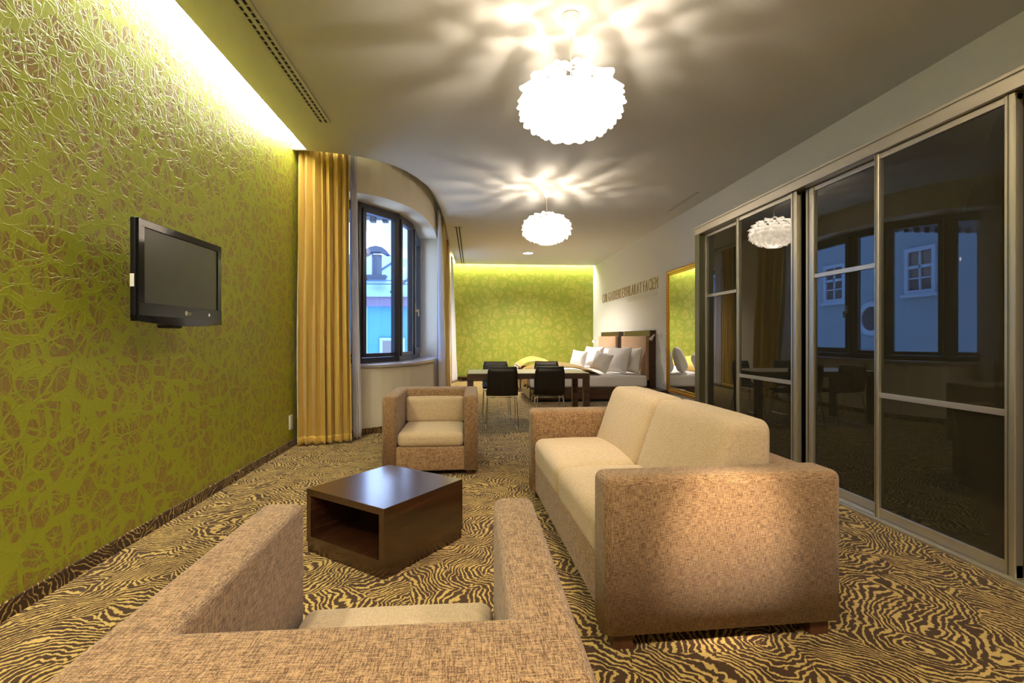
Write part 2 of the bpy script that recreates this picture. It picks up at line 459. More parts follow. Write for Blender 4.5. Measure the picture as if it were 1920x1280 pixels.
# inner ceiling board with its curved curtain edge; coves along left and far walls
CE = [(-1.85, 5.70), (-1.65, 5.735), (-1.44, 5.79), (-1.3, 5.85), (-1.17, 5.93), (-1.06, 6.02), (-.95, 6.13), (-.84, 6.30), (-.74, 6.53), (-.635, 6.88), (-.56, 7.35), (-.525, 7.9), (-.515, 8.6), (-.51, 10.1), (-.505, 12), (-.50, 14.12)]
bm = bmesh.new()
poly = [(-1.85, YB), (XR, YB), (XR, 14.12), (-.50, 14.12)] + CE[::-1][1:]
prism(bm, poly[::-1], CZ, CZ+.05)
struct('ceiling', bm, M['ceiling'])
struct('trim_1', bx(-2.3, XR+.25, YB-.25, YF+.3, 3.52, 3.7), M['ceiling'])          # structural slab above the coves
bm = bmesh.new(); box(bm, XL, -1.80, 5.66, 5.70, CZ-.004, 3.52); struct('trim_2', bm, M['ceiling'])   # end of the left cove
# baseboards, wrapped in the carpet
struct('baseboard_left', bx(XL, XL+.014, YB, 5.95, 0, .075), M['skirting'])
BI = offset_line(WALLC, -0.014)
bm = bmesh.new(); band(bm, BI, WALLC, 0, .075); box(bm, -.65, -.636, 9.1, YF, 0, .075)
struct('baseboard_bay', bm, M['skirting'])
struct('baseboard_far', bx(-.636, 1.0, YF-.03, YF, 0, .09), M['walnut_x'])
struct('baseboard_right', bx(XR-.014, XR, 5.9, YF, 0, .075), M['skirting'])

# cove light strips
def strip(label, *b):
    o = part('cove_light_strip', bx(*b), M['strip']); return tag(o, label, 'light')
strip('glowing light strip in the ceiling cove above the left green wall', XL+.01, -1.87, YB+.02, 5.64, 3.44, 3.46)
strip('glowing light strip in the ceiling cove above the far green wall', -.60, XR-.02, 14.17, 14.29, 3.40, 3.42)

# ------------------------------------------------------------------ windows
FR = [(-1.93, 6.40), (-1.50, 6.66), (-1.07, 7.27), (-.945, 7.93), (-.975, 9.12)]
win = bpy.data.objects.new('window_1', None); C.objects.link(win); win['kind'] = 'structure'
def seg_box(bm, a, b, s0, s1, z0, z1, t0, t1):
    """box along the segment a-b from s0 to s1 metres, from t0 to t1 metres to the outside"""
    a, b = Vector((*a, 0)), Vector((*b, 0)); d = (b-a).normalized(); n = Vector((-d.y, d.x, 0))
    P = [a+d*s0+n*t0, a+d*s1+n*t0, a+d*s1+n*t1, a+d*s0+n*t1]
    return prism(bm, [(p.x, p.y) for p in P][::-1] if False else [(p.x, p.y) for p in P], z0, z1)
for i, (a, b) in enumerate(zip(FR, FR[1:])):
    L = (Vector(b)-Vector(a)).length
    bm = bmesh.new()
    seg_box(bm, a, b, 0, L, SZ, SZ+.07, 0, .08); seg_box(bm, a, b, 0, L, LZ-.06, LZ, 0, .08)
    seg_box(bm, a, b, 0, .05, SZ, LZ, 0, .08); seg_box(bm, a, b, L-.05, L, SZ, LZ, 0, .08)
    part('window_frame', bm, M['frame'], win)
    bm = bmesh.new()
    s0, s1 = .055, L-.055; z0, z1 = SZ+.075, LZ-.065
    f = .055 if i != 3 else .09
    seg_box(bm, a, b, s0, s1, z0, z0+f, -.02, .05); seg_box(bm, a, b, s0, s1, z1-f, z1, -.02, .05)
    seg_box(bm, a, b, s0, s0+f, z0, z1, -.02, .05); seg_box(bm, a, b, s1-f, s1, z0, z1, -.02, .05)
    sash = part('window_sash', bm, M['frame'], win)
    bm = bmesh.new(); seg_box(bm, a, b, s0+f-.01, s1-f+.01, z0+f-.01, z1-f+.01, .012, .02)
    part('pane', bm, M['glass'], sash)
    if i == 3:
        bm = bmesh.new()
        seg_box(bm, a, b, s0+.03, s0+.06, 1.62, 1.76, -.035, -.02); seg_box(bm, a, b, s0+.035, s0+.055, 1.62, 1.66, -.07, -.03)
        seg_box(bm, a, b, s0+.035, s0+.055, 1.55, 1.66, -.085, -.065)
        h = part('window_handle', bm, M['plastic'], sash)
        bm = bmesh.new(); seg_box(bm, a, b, s1-.03, s1+.01, 1.02, 1.12, -.04, -.02); seg_box(bm, a, b, s1-.03, s1+.01, 2.66, 2.76, -.04, -.02)
        part('hinge', bm, M['alu'], sash)
# curved stone sill following the wall
si = offset_line(WALLC[i0:], -.035)
so = [(-1.95, 6.47), (-1.62, 6.60), (-1.56, 6.66), (-1.5, 6.72), (-1.4, 6.84), (-1.3, 7.0), (-1.2, 7.12), (-1.12, 7.25), (-1.07, 7.35), (-1.03, 7.5), (-1.0, 7.7), (-.97, 7.9), (-.96, 8.2), (-.965, 8.6), (-.975, 9.1)]
bm = bmesh.new(); band(bm, si, so[:len(si)], SZ-.035, SZ); part('window_sill', bm, M['sill'], win)
# second window further along
win2 = bpy.data.objects.new('window_2', None); C.objects.link(win2); win2['kind'] = 'structure'
a, b = (-.95, w2a), (-.95, w2b); L = w2b-w2a
bm = bmesh.new()
seg_box(bm, a, b, 0, L, SZ, SZ+.1, 0, .08); seg_box(bm, a, b, 0, L, LZ-.1, LZ, 0, .08)
seg_box(bm, a, b, 0, .1, SZ, LZ, 0, .08); seg_box(bm, a, b, L-.1, L, SZ, LZ, 0, .08); seg_box(bm, a, b, L/2-.06, L/2+.06, SZ, LZ, 0, .08)
part('window_frame', bm, M['frame'], win2)
for s0, s1 in ((.1, L/2-.06), (L/2+.06, L-.1)):
    bm = bmesh.new(); seg_box(bm, a, b, s0, s1, SZ+.1, LZ-.1, .03, .038); part('pane', bm, M['glass'], win2)
part('window_sill', bx(-.95, -.615, w2a, w2b, SZ-.035, SZ), M['sill'], win2)

# ------------------------------------------------------------------ outside: neighbouring houses
ho = thing('opposite_house', 'blue-lit house with a zinc roof seen through the bay window', 'building', (-7, 22.5, -6))
part('wall', bx(-9, 7.5, 0, .4, 0, 8.6), M['facade_blue'], ho)
part('cornice', bx(-9, 7.5, -.35, .4, 8.6, 9.15), M['facade_band'], ho)
bm = bmesh.new(); prism(bm, [(-.5, 9.15), (6, 11.9), (6, 11.75), (-.5, 9.0)], -9, 7.5)
bmesh.ops.rotate(bm, verts=bm.verts, cent=(0, 0, 0), matrix=Matrix.Rotation(PI/2, 3, 'X') @ Matrix.Rotation(PI/2, 3, 'Y') if False else Matrix(((0, 0, 1), (1, 0, 0), (0, 1, 0))))
rf = part('roof', bm, M['roof'], ho)
for k in range(9):
    x = -8+k*1.9
    bm = bmesh.new(); tube(bm, [(x, -.45, 9.22), (x+1.6, 5.9, 11.92)], .045, 6); part('roof_seam', bm, M['roof_dark'], rf)
for z in (0, .16):
    bm = bmesh.new(); tube(bm, [(-9, .15, 9.62+z), (7.5, .15, 9.62+z)], .02, 6); part('snow_guard_rail', bm, M['roof_dark'], rf)
# house windows on the facing wall
for x in (1.0, 3.4, 5.8):
    f = part('window', bx(x-.55, x+.55, -.08, .05, 5.2, 7.2), M['facade_trim'], ho)
    part('pane', bx(x-.42, x+.42, -.10, -.07, 5.33, 7.07), M['facade_win'], f)
    part('pilaster', bx(x+.9, x+1.3, -.12, .05, .2, 8.6), M['facade_trim'], ho)
bm = bmesh.new(); lathe(bm, [(.24, 0), (.24, 1.3), (.22, 1.32)], 14, (2.35, 1.9, 9.9)); vs = part('roof_vent_pipe', bm, M['roof_dark'], ho)
bm = bmesh.new()
ring = [(-.62, 0), (-.5, .18), (-.3, .33), (0, .40), (.3, .33), (.5, .18), (.62, 0), (.45, -.02), (.2, .1), (-.2, .1), (-.45, -.02)]
prism(bm, ring, -.3, .3)
bmesh.ops.rotate(bm, verts=bm.verts, cent=(0, 0, 0), matrix=Matrix.Rotation(PI/2, 3, 'X'))
bmesh.ops.translate(bm, vec=(2.35, 1.9, 11.22), verts=bm.verts); part('roof_vent_cowl', bm, M['roof_dark'], vs)
part('roof_vent_base', bx(1.85, 2.85, 1.4, 2.3, 9.85, 10.2), M['roof_dark'], vs)
# house along the side, mirrored in the wardrobe
hs = thing('side_house', 'pale house wall with a white sash window and round window mirrored in the wardrobe glass', 'building', (-9, 4, -6))
part('wall', bx(-.4, 0, -2, 17.9, 0, 12.5), M['facade'], hs)
def hwin(y0, y1, z0, z1):
    f = bmesh.new(); W = .13
    box(f, -.05, .08, y0-W, y1+W, z1, z1+W); box(f, -.05, .08, y0-W, y1+W, z0-W, z0); box(f, -.05, .08, y0-W, y0, z0, z1); box(f, -.05, .08, y1, y1+W, z0, z1)
    zc = z0+(z1-z0)*.6
    box(f, -.02, .06, y0, y1, zc-.05, zc+.05); ym = (y0+y1)/2
    box(f, -.02, .06, ym-.03, ym+.03, z0, z1); box(f, -.02, .05, y0, y1, z0+(zc-z0)*.48, z0+(zc-z0)*.54)
    box(f, -.02, .14, y0-W-.1, y1+W+.1, z0-W-.1, z0-W)
    fo = part('window', f, M['facade_trim'], hs); part('pane', bx(-.03, .01, y0, y1, z0, z1), M['facade_win'], fo)
hwin(10.4, 11.25, 8.75, 10.0); hwin(5.2, 6.05, 8.75, 10.0); hwin(14.3, 15.2, 8.75, 10.0); hwin(1.6, 2.5, 8.75, 10.0)
bm = bmesh.new(); lathe(bm, [(.62, .004), (.62, .09), (.44, .09), (.44, .02)], 28)
bmesh.ops.rotate(bm, verts=bm.verts, cent=(0, 0, 0), matrix=Matrix.Rotation(PI/2, 3, 'Y')); bmesh.ops.translate(bm, vec=(0, 12.9, 7.9), verts=bm.verts)
rw = part('round_window', bm, M['facade_trim'], hs)
bm = bmesh.new(); lathe(bm, [(.43, .03), (.43, .04)], 28)
bmesh.ops.rotate(bm, verts=bm.verts, cent=(0, 0, 0), matrix=Matrix.Rotation(PI/2, 3, 'Y')); bmesh.ops.translate(bm, vec=(0, 12.9, 7.9), verts=bm.verts); part('pane', bm, M['facade_win'], rw)
for (y0, y1) in ((11.9, 13.6), (8.9, 9.9)):
    for k in range(5):
        part('louvre', bx(0, .05, y0, y1, 6.15+k*.13, 6.22+k*.13), M['facade_band'], hs)
# dentils of this building's own eaves just above the bay window
ev = thing('outer_eaves', 'dark toothed edge hanging outside above the bay window', 'eaves', (-1.9, 8.6, 3.28))
part('eaves_board', bx(-3, .55, 0, .3, 0, .25), M['roof_dark'], ev)
for k in range(16):
    part('dentil', bx(-2.8+k*.21, -2.71+k*.21, 0, .12, -.09, 0), M['roof_dark'], ev)

# ------------------------------------------------------------------ sliding wardrobe
WX = 2.66
wr = thing('sliding_wardrobe', 'long wardrobe with dark glass sliding doors in champagne metal frames along the right wall', 'wardrobe', (WX, 0, 0))
WY0, WY1 = -.6, 5.73
part('carcass', bx(.12, XR-WX, WY0, WY1, .02, 2.44), M['black'], wr)
part('side_panel', bx(0, XR-WX, WY1, WY1+.025, 0, 2.51), M['alu_dark'], wr)
bm = bmesh.new(); box(bm, -.012, .12, WY0, WY1, 2.425, 2.50, .003); box(bm, -.022, .0, WY0, WY1+.02, 2.50, 2.516)
part('top_track', bm, M['alu'], wr)
part('top_board', bx(.12, XR-WX, WY0, WY1, 2.44, 2.50), M['alu'], wr)
bm = bmesh.new(); box(bm, -.03, .10, WY0, WY1, 0, .008); box(bm, -.03, -.024, WY0, WY1, .008, .016); box(bm, .0, .006, WY0, WY1, .008, .018); box(bm, .05, .056, WY0, WY1, .008, .018)
part('bottom_track', bm, M['alu'], wr)
part('corner_post', bx(-.005, .09, WY1-.10, WY1, .01, 2.425), M['alu_dark'], wr)
def door(y0, y1, back, zr, wl=.035, wr_=.035):
    """y0 is the end nearer the camera"""
    x0 = .075 if back else .02; x1 = x0+.034
    d = part('sliding_door', bx(x0+.017, x1-.004, y0+.01, y1-.01, .03, 2.41), M['black'], wr)
    part('bottom_rail', bx(x0-.004, x1, y0, y1, .012, .08, bev=.002), M['alu'], d)
    part('top_rail', bx(x0-.002, x1, y0, y1, 2.385, 2.42, bev=.002), M['alu'], d)
    for (a, b_) in ((y0, y0+wr_), (y1-wl, y1)):
        s = bmesh.new(); box(s, x0-.012, x1+.004, a, b_, .012, 2.42, .004); part('stile', s, M['alu'], d)
        s = bmesh.new(); box(s, x0-.016, x0-.011, a+(b_-a)*.55, a+(b_-a)*.65, .012, 2.42); part('stile_groove', s, M['alu_dark'], d)
    part('mid_rail', bx(x0-.003, x1, y0+wr_, y1-wl, zr-.017, zr+.017, bev=.002), M['alu'], d)
    part('glass_panel', bx(x0+.008, x0+.016, y0+wr_-.005, y1-wl+.005, .075, zr-.015), M['dark_glass'], d)
    part('glass_panel', bx(x0+.008, x0+.016, y0+wr_-.005, y1-wl+.005, zr+.015, 2.39), M['dark_glass'], d)
door(4.76, 5.64, True, 1.694)
door(3.90, 4.84, False, .826, .04, .07)
door(3.06, 3.86, True, 1.70, .09, .04)
door(2.24, 3.10, False, .826, .035, .05)
door(1.30, 2.20, True, 1.70)
door(.45, 1.32, False, .826)
door(-.45, .44, True, 1.70)

# ------------------------------------------------------------------ ceiling diffusers, downlights
def slot_vent(label, x0, x1, y0, y1, n, bars):
    v = thing('ceiling_vent', label, 'vent', ((x0+x1)/2, y0, CZ)); h = (x1-x0)/2; L = y1-y0
    part('vent_backing', bx(-h, h, 0, L, -.004, .0), M['black'], v)
    bm = bmesh.new(); W = (2*h)/(n*2+1)
    for k in range(n+1):
        c = -h+W*.5+k*2*W; box(bm, c-W*.5, c+W*.5, 0, L, -.012, -.003)
    box(bm, -h, h, 0, .012, -.012, -.003); box(bm, -h, h, L-.012, L, -.012, -.003)
    part('vent_frame', bm, M['vent'], v)
    if bars:
        bm = bmesh.new(); k = int(L/.062)
        for i in range(k):
            for j in range(n):
                c = -h+W*1.5+j*2*W; y = .03+i*.062
                box(bm, c-W*.5, c+W*.5, y, y+.012, -.010, -.004)
        o = part('vent_bars', bm, M['vent'], v); o['kind'] = 'stuff'
slot_vent('long two-slot air diffuser in the ceiling near the left cove', -1.50, -1.38, .9, 4.93, 2, True)
slot_vent('thin double air slot in the ceiling by the far cove', -.36, -.22, 9.4, 13.95, 2, False)
slot_vent('thin single air slot in the ceiling above the wardrobe end', 3.215, 3.245, 6.9, 7.97, 1, False)
def downlight(label, x, y, r=.11):
    d = thing('downlight', label, 'light', (x, y, CZ))
    bm = bmesh.new(); lathe(bm, [(r, 0), (r, -.008), (r*.86, -.010), (r*.84, -.002)], 28); part('trim_ring', bm, M['plastic'], d)
    bm = bmesh.new(); lathe(bm, [(r*.84, -.003), (r*.84, -.0055)], 28); part('diffuser', bm, M['lit'], d)
    return d
downlight('small round glowing downlight in the ceiling beyond the far pendant', 1.353, 12.15, .14)
def spot(x, y, aim, e, ang, col=(1, .80, .58), blend=.9):
    ld = bpy.data.lights.new('ceiling_spot', 'SPOT'); ld.energy = e; ld.spot_size = math.radians(ang); ld.spot_blend = blend
    ld.color = col; ld.shadow_soft_size = .06
    lo = bpy.data.objects.new('ceiling_spot_light', ld); C.objects.link(lo); lo.location = (x, y, CZ-.03)
    lo.rotation_euler = (Vector(aim)-lo.location).to_track_quat('-Z', 'Y').to_euler()
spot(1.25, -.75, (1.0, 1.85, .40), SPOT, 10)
for (x, y, nm) in ((-1.0, -.6, 'left'), (.5, -.9, 'middle'), (1.9, -.3, 'right')):
    spot(x, y, (x, y+1.8, 0), FILL, 135, (1, .86, .68))  # assumed lamps, added out of view to brighten the near furniture
    downlight(nm+' one of three unseen fill downlights added in the ceiling behind the near armchair', x, y)['group'] = 'added fill downlights behind the camera'
ld = bpy.data.lights.new('far_downlight', 'SPOT'); ld.energy = 520; ld.spot_size = math.radians(140); ld.spot_blend = .8; ld.color = (1, .93, .84); ld.shadow_soft_size = .08
lo = bpy.data.objects.new('far_downlight_light', ld); C.objects.link(lo); lo.location = (1.353, 12.15, CZ-.03)

# ------------------------------------------------------------------ pendants of curled petals
def petal_mesh():
    bm = bmesh.new(); nu, nv = 6, 4; g = []
    W, Hh = .118, .088
    for i in range(nu+1):
        row = []
        u = i/nu*2-1
        for j in range(nv+1):
            v = j/nv
            x = u*W/2*(1-.10*v)
            z = -Hh*v*(1-.35*abs(u)**2.2)+.012*(1-abs(u))
            y = .034*(1-u*u)*(.25+v)**1.1+.006*v
            row.append(bm.verts.new((x, y, z)))
        g.append(row)
    for i in range(nu):
        for j in range(nv): bm.faces.new((g[i][j], g[i+1][j], g[i+1][j+1], g[i][j+1]))
    me = bpy.data.meshes.new('petal'); bm.to_mesh(me); bm.free(); me.materials.append(M['petal'])
    me.polygons.foreach_set('use_smooth', [True]*len(me.polygons))
    return me
PET = petal_mesh()
def pendant(label, x, y, zc):
    p = thing('pendant_lamp', label, 'lamp', (x, y, CZ), group='white petal pendant lamps')
    zc -= .02; z = zc-CZ; RX, RZ = .305, .185
    bm = bmesh.new(); lathe(bm, [(.062, 0), (.062, -.008), (.058, -.012), (.032, -.115), (.022, -.125), (.010, -.135)], 24)
    part('ceiling_cup', bm, M['plastic'], p, True)
    bm = bmesh.new(); tube(bm, [(0, 0, -.13), (0, 0, z+.10)], .0035, 6); part('cord', bm, M['plastic'], p)
    bm = bmesh.new(); lathe(bm, [(.02, .10), (.022, .04), (.018, .035)], 12, (0, 0, z)); part('lamp_holder', bm, M['plastic'], p)
    bm = bmesh.new(); bmesh.ops.create_uvsphere(bm, u_segments=16, v_segments=10, radius=.045); bmesh.ops.translate(bm, vec=(0, 0, z-.02), verts=bm.verts)
    part('bulb', bm, M['bulb'], p, True)
    rows = 12; cnt = 0
    for r in range(rows):
        th = math.radians(12+(156-12)*r/(rows-1)) # from the top
        rr = RX*math.sin(th); n = max(6, int(round(2*PI*rr/(.135 if r < 6 else .098))))
        for k in range(n):
            a = 2*PI*(k+.5*(r % 2))/n+random.uniform(-.03, .03)
            pos = Vector((rr*math.cos(a), rr*math.sin(a), z+RZ*math.cos(th)+.03))
            nrm = Vector((math.cos(a)*math.sin(th)/RX, math.sin(a)*math.sin(th)/RX, math.cos(th)/RZ)).normalized()
            tx = Vector((-math.sin(a), math.cos(a), 0)); up = nrm.cross(tx).normalized()
            if up.z < 0 : up = -up
            o = bpy.data.objects.new('petal', PET); C.objects.link(o); o.parent = p
            mt = Matrix((tx, nrm, up)).transposed()
            if mt.determinant() < 0: mt = Matrix((-tx, nrm, up)).transposed()
            tilt = Matrix.Rotation(random.uniform(-.02, .16)-.25, 3, 'X')
            s = (.79 if r < 6 else .92)+.18*math.sin(th) + random.uniform(-.05, .05)
            o.matrix_local = Matrix.Translation(pos) @ (mt @ tilt).to_4x4() @ Matrix.Scale(s, 4)
            cnt += 1
    # ring round the open bottom
    bm = bmesh.new(); R = .105; tube(bm, [(R*math.cos(2*PI*i/24), R*math.sin(2*PI*i/24), z-RZ-.005) for i in range(24)], .006, 6, True)
    part('bottom_ring', bm, M['petal'], p)
    ld = bpy.data.lights.new('pendant_bulb', 'POINT'); ld.energy = PENDANT; ld.color = (1.0, .86, .70); ld.shadow_soft_size = .055
    lo = bpy.data.objects.new('pendant_bulb_light', ld); C.objects.link(lo); lo.location = (x, y, zc-.07)
    return p
pendant('large white petal globe pendant hanging near above the sofa', .634, 3.18, 2.73)
pendant('white petal globe pendant hanging over the dining table further back', 1.025, 6.85, 2.73)

# ------------------------------------------------------------------ upholstered furniture
def u_body(W, D, H, t, z0=.05, r=.028, tb=.20):
    """one continuous U: two arms and the back; open side faces -Y"""
    bm = bmesh.new()
    poly = [(-W/2, 0), (-W/2+t, 0), (-W/2+t, D-tb), (W/2-t, D-tb), (W/2-t, 0), (W/2, 0), (W/2, D), (-W/2, D)]
    prism(bm, poly, z0, H)
    bm.normal_update()
    es = [e for e in bm.edges if not all(abs(v.co.z-z0) < 1e-5 for v in e.verts)]
    bmesh.ops.bevel(bm, geom=es, offset=r, segments=5, profile=.5, affect='EDGES')
    return bm
def armchair(label, x, y, rz, W=.83, D=.87):
    c = thing('armchair', label, 'armchair', (x, y, 0), rz)
    t = .125; tb = .20
    part('body', u_body(W, D, .70, t), M['brown_fabric'], c, True)
    part('front_rail', pad((W-2*t+.01, .10, .205), .012, center=(0, .055, .1525), N=2, E=2), M['brown_fabric'], c, True)
    part('seat', pad((W-2*t-.004, .62, .13), .045, (0, .008, .014), (0, .315, .318), wob=.002), M['cream_fabric'], c, True)
    part('back_cushion', pad((W-2*t-.004, .11, .25), .035, (0, .014, .004), (0, D-tb-.06, .50), wob=.002), M['cream_fabric'], c, True)
    for sx in (-1, 1):
        for yy in (.05, D-.11):
            part('foot', bx(sx*(W/2-.075)-.03, sx*(W/2-.075)+.03, yy, yy+.06, 0, .055, bev=.003), M['foot_wood'], c)
    return c
# far one faces the camera, near one is seen from behind
armchair('brown tweed cube armchair with cream seat by the window, facing the camera', -.37, 4.33, 0)
armchair('brown tweed cube armchair in the foreground seen from behind, cut by the frame', -.226, 1.575, PI)

s = thing('sofa', 'two-seat brown tweed sofa with cream cushions in front of the wardrobe', 'sofa', (.50, 1.84, 0), math.radians(2.2))
SL, SD, AT = 1.95, .985, .17
def armblock(y0, y1, r=.035):
    bm = bx(0, SD, y0, y1, .07, .67)
    es = [e for e in bm.edges if not all(abs(v.co.z-.07) < 1e-5 for v in e.verts)]
    bmesh.ops.bevel(bm, geom=es, offset=r, segments=5, profile=.5, affect='EDGES'); return bm
part('arm', armblock(0, AT), M['brown_fabric'], s, True)
part('arm', armblock(SL-AT, SL), M['brown_fabric'], s, True)
part('front_rail', pad((.10, SL-2*AT+.01, .23), .015, center=(.075, SL/2, .185), N=2, E=2), M['brown_fabric'], s, True)
part('base', bx(.12, SD-.02, AT-.005, SL-AT+.005, .07, .27), M['brown_fabric'], s)
part('back_frame', pad((.15, SL-2*AT+.01, .58), .03, center=(SD-.085, SL/2, .36), N=3, E=3), M['brown_fabric'], s, True)
cw = (SL-2*AT)/2
for k in range(2):
    yc = AT+cw*(k+.5)
    part('seat_cushion', pad((.74, cw-.003, .20), .06, (.0, .0, .028), (.015+.37, yc, .37), N=10, E=5, wob=.003), M['cream_fabric'], s, True)
def lean(k):
    def f(p, u, v, t):
        h = p.z+.20
        p.x += k*max(0, h)*(.5-.5*max(-1, min(1, u)))
        return p
    return f
for k in range(2):
    yc = AT+cw*(k+.5)
    part('back_cushion', pad((.34, cw-.004, .42), .055, (.02, .0, .008), (.465+.17, yc, .43+.205), N=10, E=5, wob=.003, shape=lean(.36)), M['cream_fabric'], s, True)
for (x, y) in ((.04, .03), (SD-.12, .03), (.04, SL-.10), (SD-.12, SL-.10)):
    part('foot', bx(x, x+.08, y, y+.07, 0, .075, bev=.003), M['foot_wood'], s)

# ------------------------------------------------------------------ coffee table
ct = thing('coffee_table', 'low dark walnut cube coffee table with an open shelf between the armchairs', 'coffee table', (-.441, 2.497, 0), math.atan2(.496, .377))
# local x runs from the near corner to the right corner, local y to the left corner; open face is x = 0
TL, TH, PT = .623, .355, .036
part('top_panel', bx(0, TL, 0, TL, TH-PT, TH, bev=.0015), M['walnut_x'], ct)
part('side_panel', bx(0, TL, 0, PT, .055, TH-PT), M['walnut_x'], ct)
part('side_panel', bx(0, TL, TL-PT, TL, .055, TH-PT), M['walnut_x'], ct)
part('bottom_panel', bx(0, TL, PT, TL-PT, .055, .055+PT), M['walnut_x'], ct)
part('back_panel', bx(TL*.55, TL*.55+.02, PT, TL-PT, .055+PT, TH-PT), M['walnut_x'], ct)
part('plinth', bx(.004, TL-.004, .004, TL-.004, 0, .053), M['walnut_x'], ct)

# ------------------------------------------------------------------ television
tv = thing('television', 'black flat television with silver emblem on a bracket on the green wall', 'television', (-1.70, 2.64, 1.295))
TW, TVH = .84, .525
bm = bmesh.new(); box(bm, -.03, 0, 0, TW, .02, TVH, .008, 3); part('casing', bm, M['tv_matt'], tv)
bm = bmesh.new()
box(bm, -.002, .010, .005, TW-.005, TVH-.045, TVH-.004, .003); box(bm, -.002, .010, .005, .055, .09, TVH-.04, .003)
box(bm, -.002, .010, TW-.055, TW-.005, .09, TVH-.04, .003); box(bm, -.002, .012, .005, TW-.005, .022, .092, .003)
part('bezel', bm, M['tv_gloss'], tv)
part('screen', bx(-.001, .004, .053, TW-.053, .09, TVH-.043), M['tv_screen'], tv)
bm = bmesh.new()       # drooping lower lip
n = 24
pl = [(0.0+TW*i/n, -.004-.018*math.sin(PI*i/n)) for i in range(n+1)]
vsA = []
for (yy, zz) in pl:
    vsA.append([bm.verts.new((.008, yy, zz)), bm.verts.new((.012, yy, .024)), bm.verts.new((-.028, yy, .024)), bm.verts.new((-.024, yy, zz))])
for a_, b_ in zip(vsA, vsA[1:]):
    for k in range(4): bm.faces.new((a_[k], a_[(k+1) % 4], b_[(k+1) % 4], b_[k]))
bm.faces.new(vsA[0][::-1]); bm.faces.new(vsA[-1])
part('lower_lip', bm, M['tv_gloss'], tv)
part('rear_hump', bx(-.09, -.025, .26, TW-.16, .06, TVH-.06, bev=.015), M['tv_matt'], tv)
bm = bmesh.new(); box(bm, -.30, -.28, .56, .74, .12, .38); box(bm, -.29, -.085, .60, .66, .20, .30)
part('wall_bracket', bm, M['tv_matt'], tv)
part('bracket_foot', bx(-.12, -.04, TW/2-.06, TW/2+.06, -.035, .03, bev=.01), M['tv_matt'], tv)
part('side_sticker', bx(-.027, -.007, -.0015, 0, .17, .235), M['plastic'], tv)
def text_mesh(txt, size, depth, xs=1.0, shear=0):
    cu = bpy.data.curves.new('t', 'FONT'); cu.body = txt; cu.size = size; cu.extrude = depth; cu.align_x = 'LEFT'
    cu.resolution_u = 2
    o = bpy.data.objects.new('t', cu); C.objects.link(o)
    dg = bpy.context.evaluated_depsgraph_get(); me = bpy.data.meshes.new_from_object(o.evaluated_get(dg))
    bpy.data.objects.remove(o); bpy.data.curves.remove(cu)
    for v in me.vertices: v.co.x *= xs
    me.materials.clear()
    return me
RT = Matrix(((0, 0, 1), (1, 0, 0), (0, 1, 0))).to_4x4()      # text x -> +Y, y -> +Z, facing +X
me = text_mesh('LG', .024, .0008); me.transform(Matrix.Translation((.0135, TW/2+.02, .045)) @ RT); link_mesh('brand_lettering', me, M['alu'], tv)
bm = bmesh.new(); lathe(bm, [(.014, 0), (.014, .0016), (.0, .0016)], 20); bmesh.ops.rotate(bm, verts=bm.verts, cent=(0, 0, 0), matrix=Matrix.Rotation(PI/2, 3, 'Y'))
bmesh.ops.translate(bm, vec=(.0125, TW/2, .054), verts=bm.verts); part('emblem', bm, M['alu'], tv)
bm = bmesh.new(); lathe(bm, [(.010, 0), (.010, .0016), (.0, .0016)], 20); bmesh.ops.rotate(bm, verts=bm.verts, cent=(0, 0, 0), matrix=Matrix.Rotation(PI/2, 3, 'Y'))
bmesh.ops.translate(bm, vec=(.0125, TW*.8, .055), verts=bm.verts); part('power_button', bm, M['chrome'], tv)

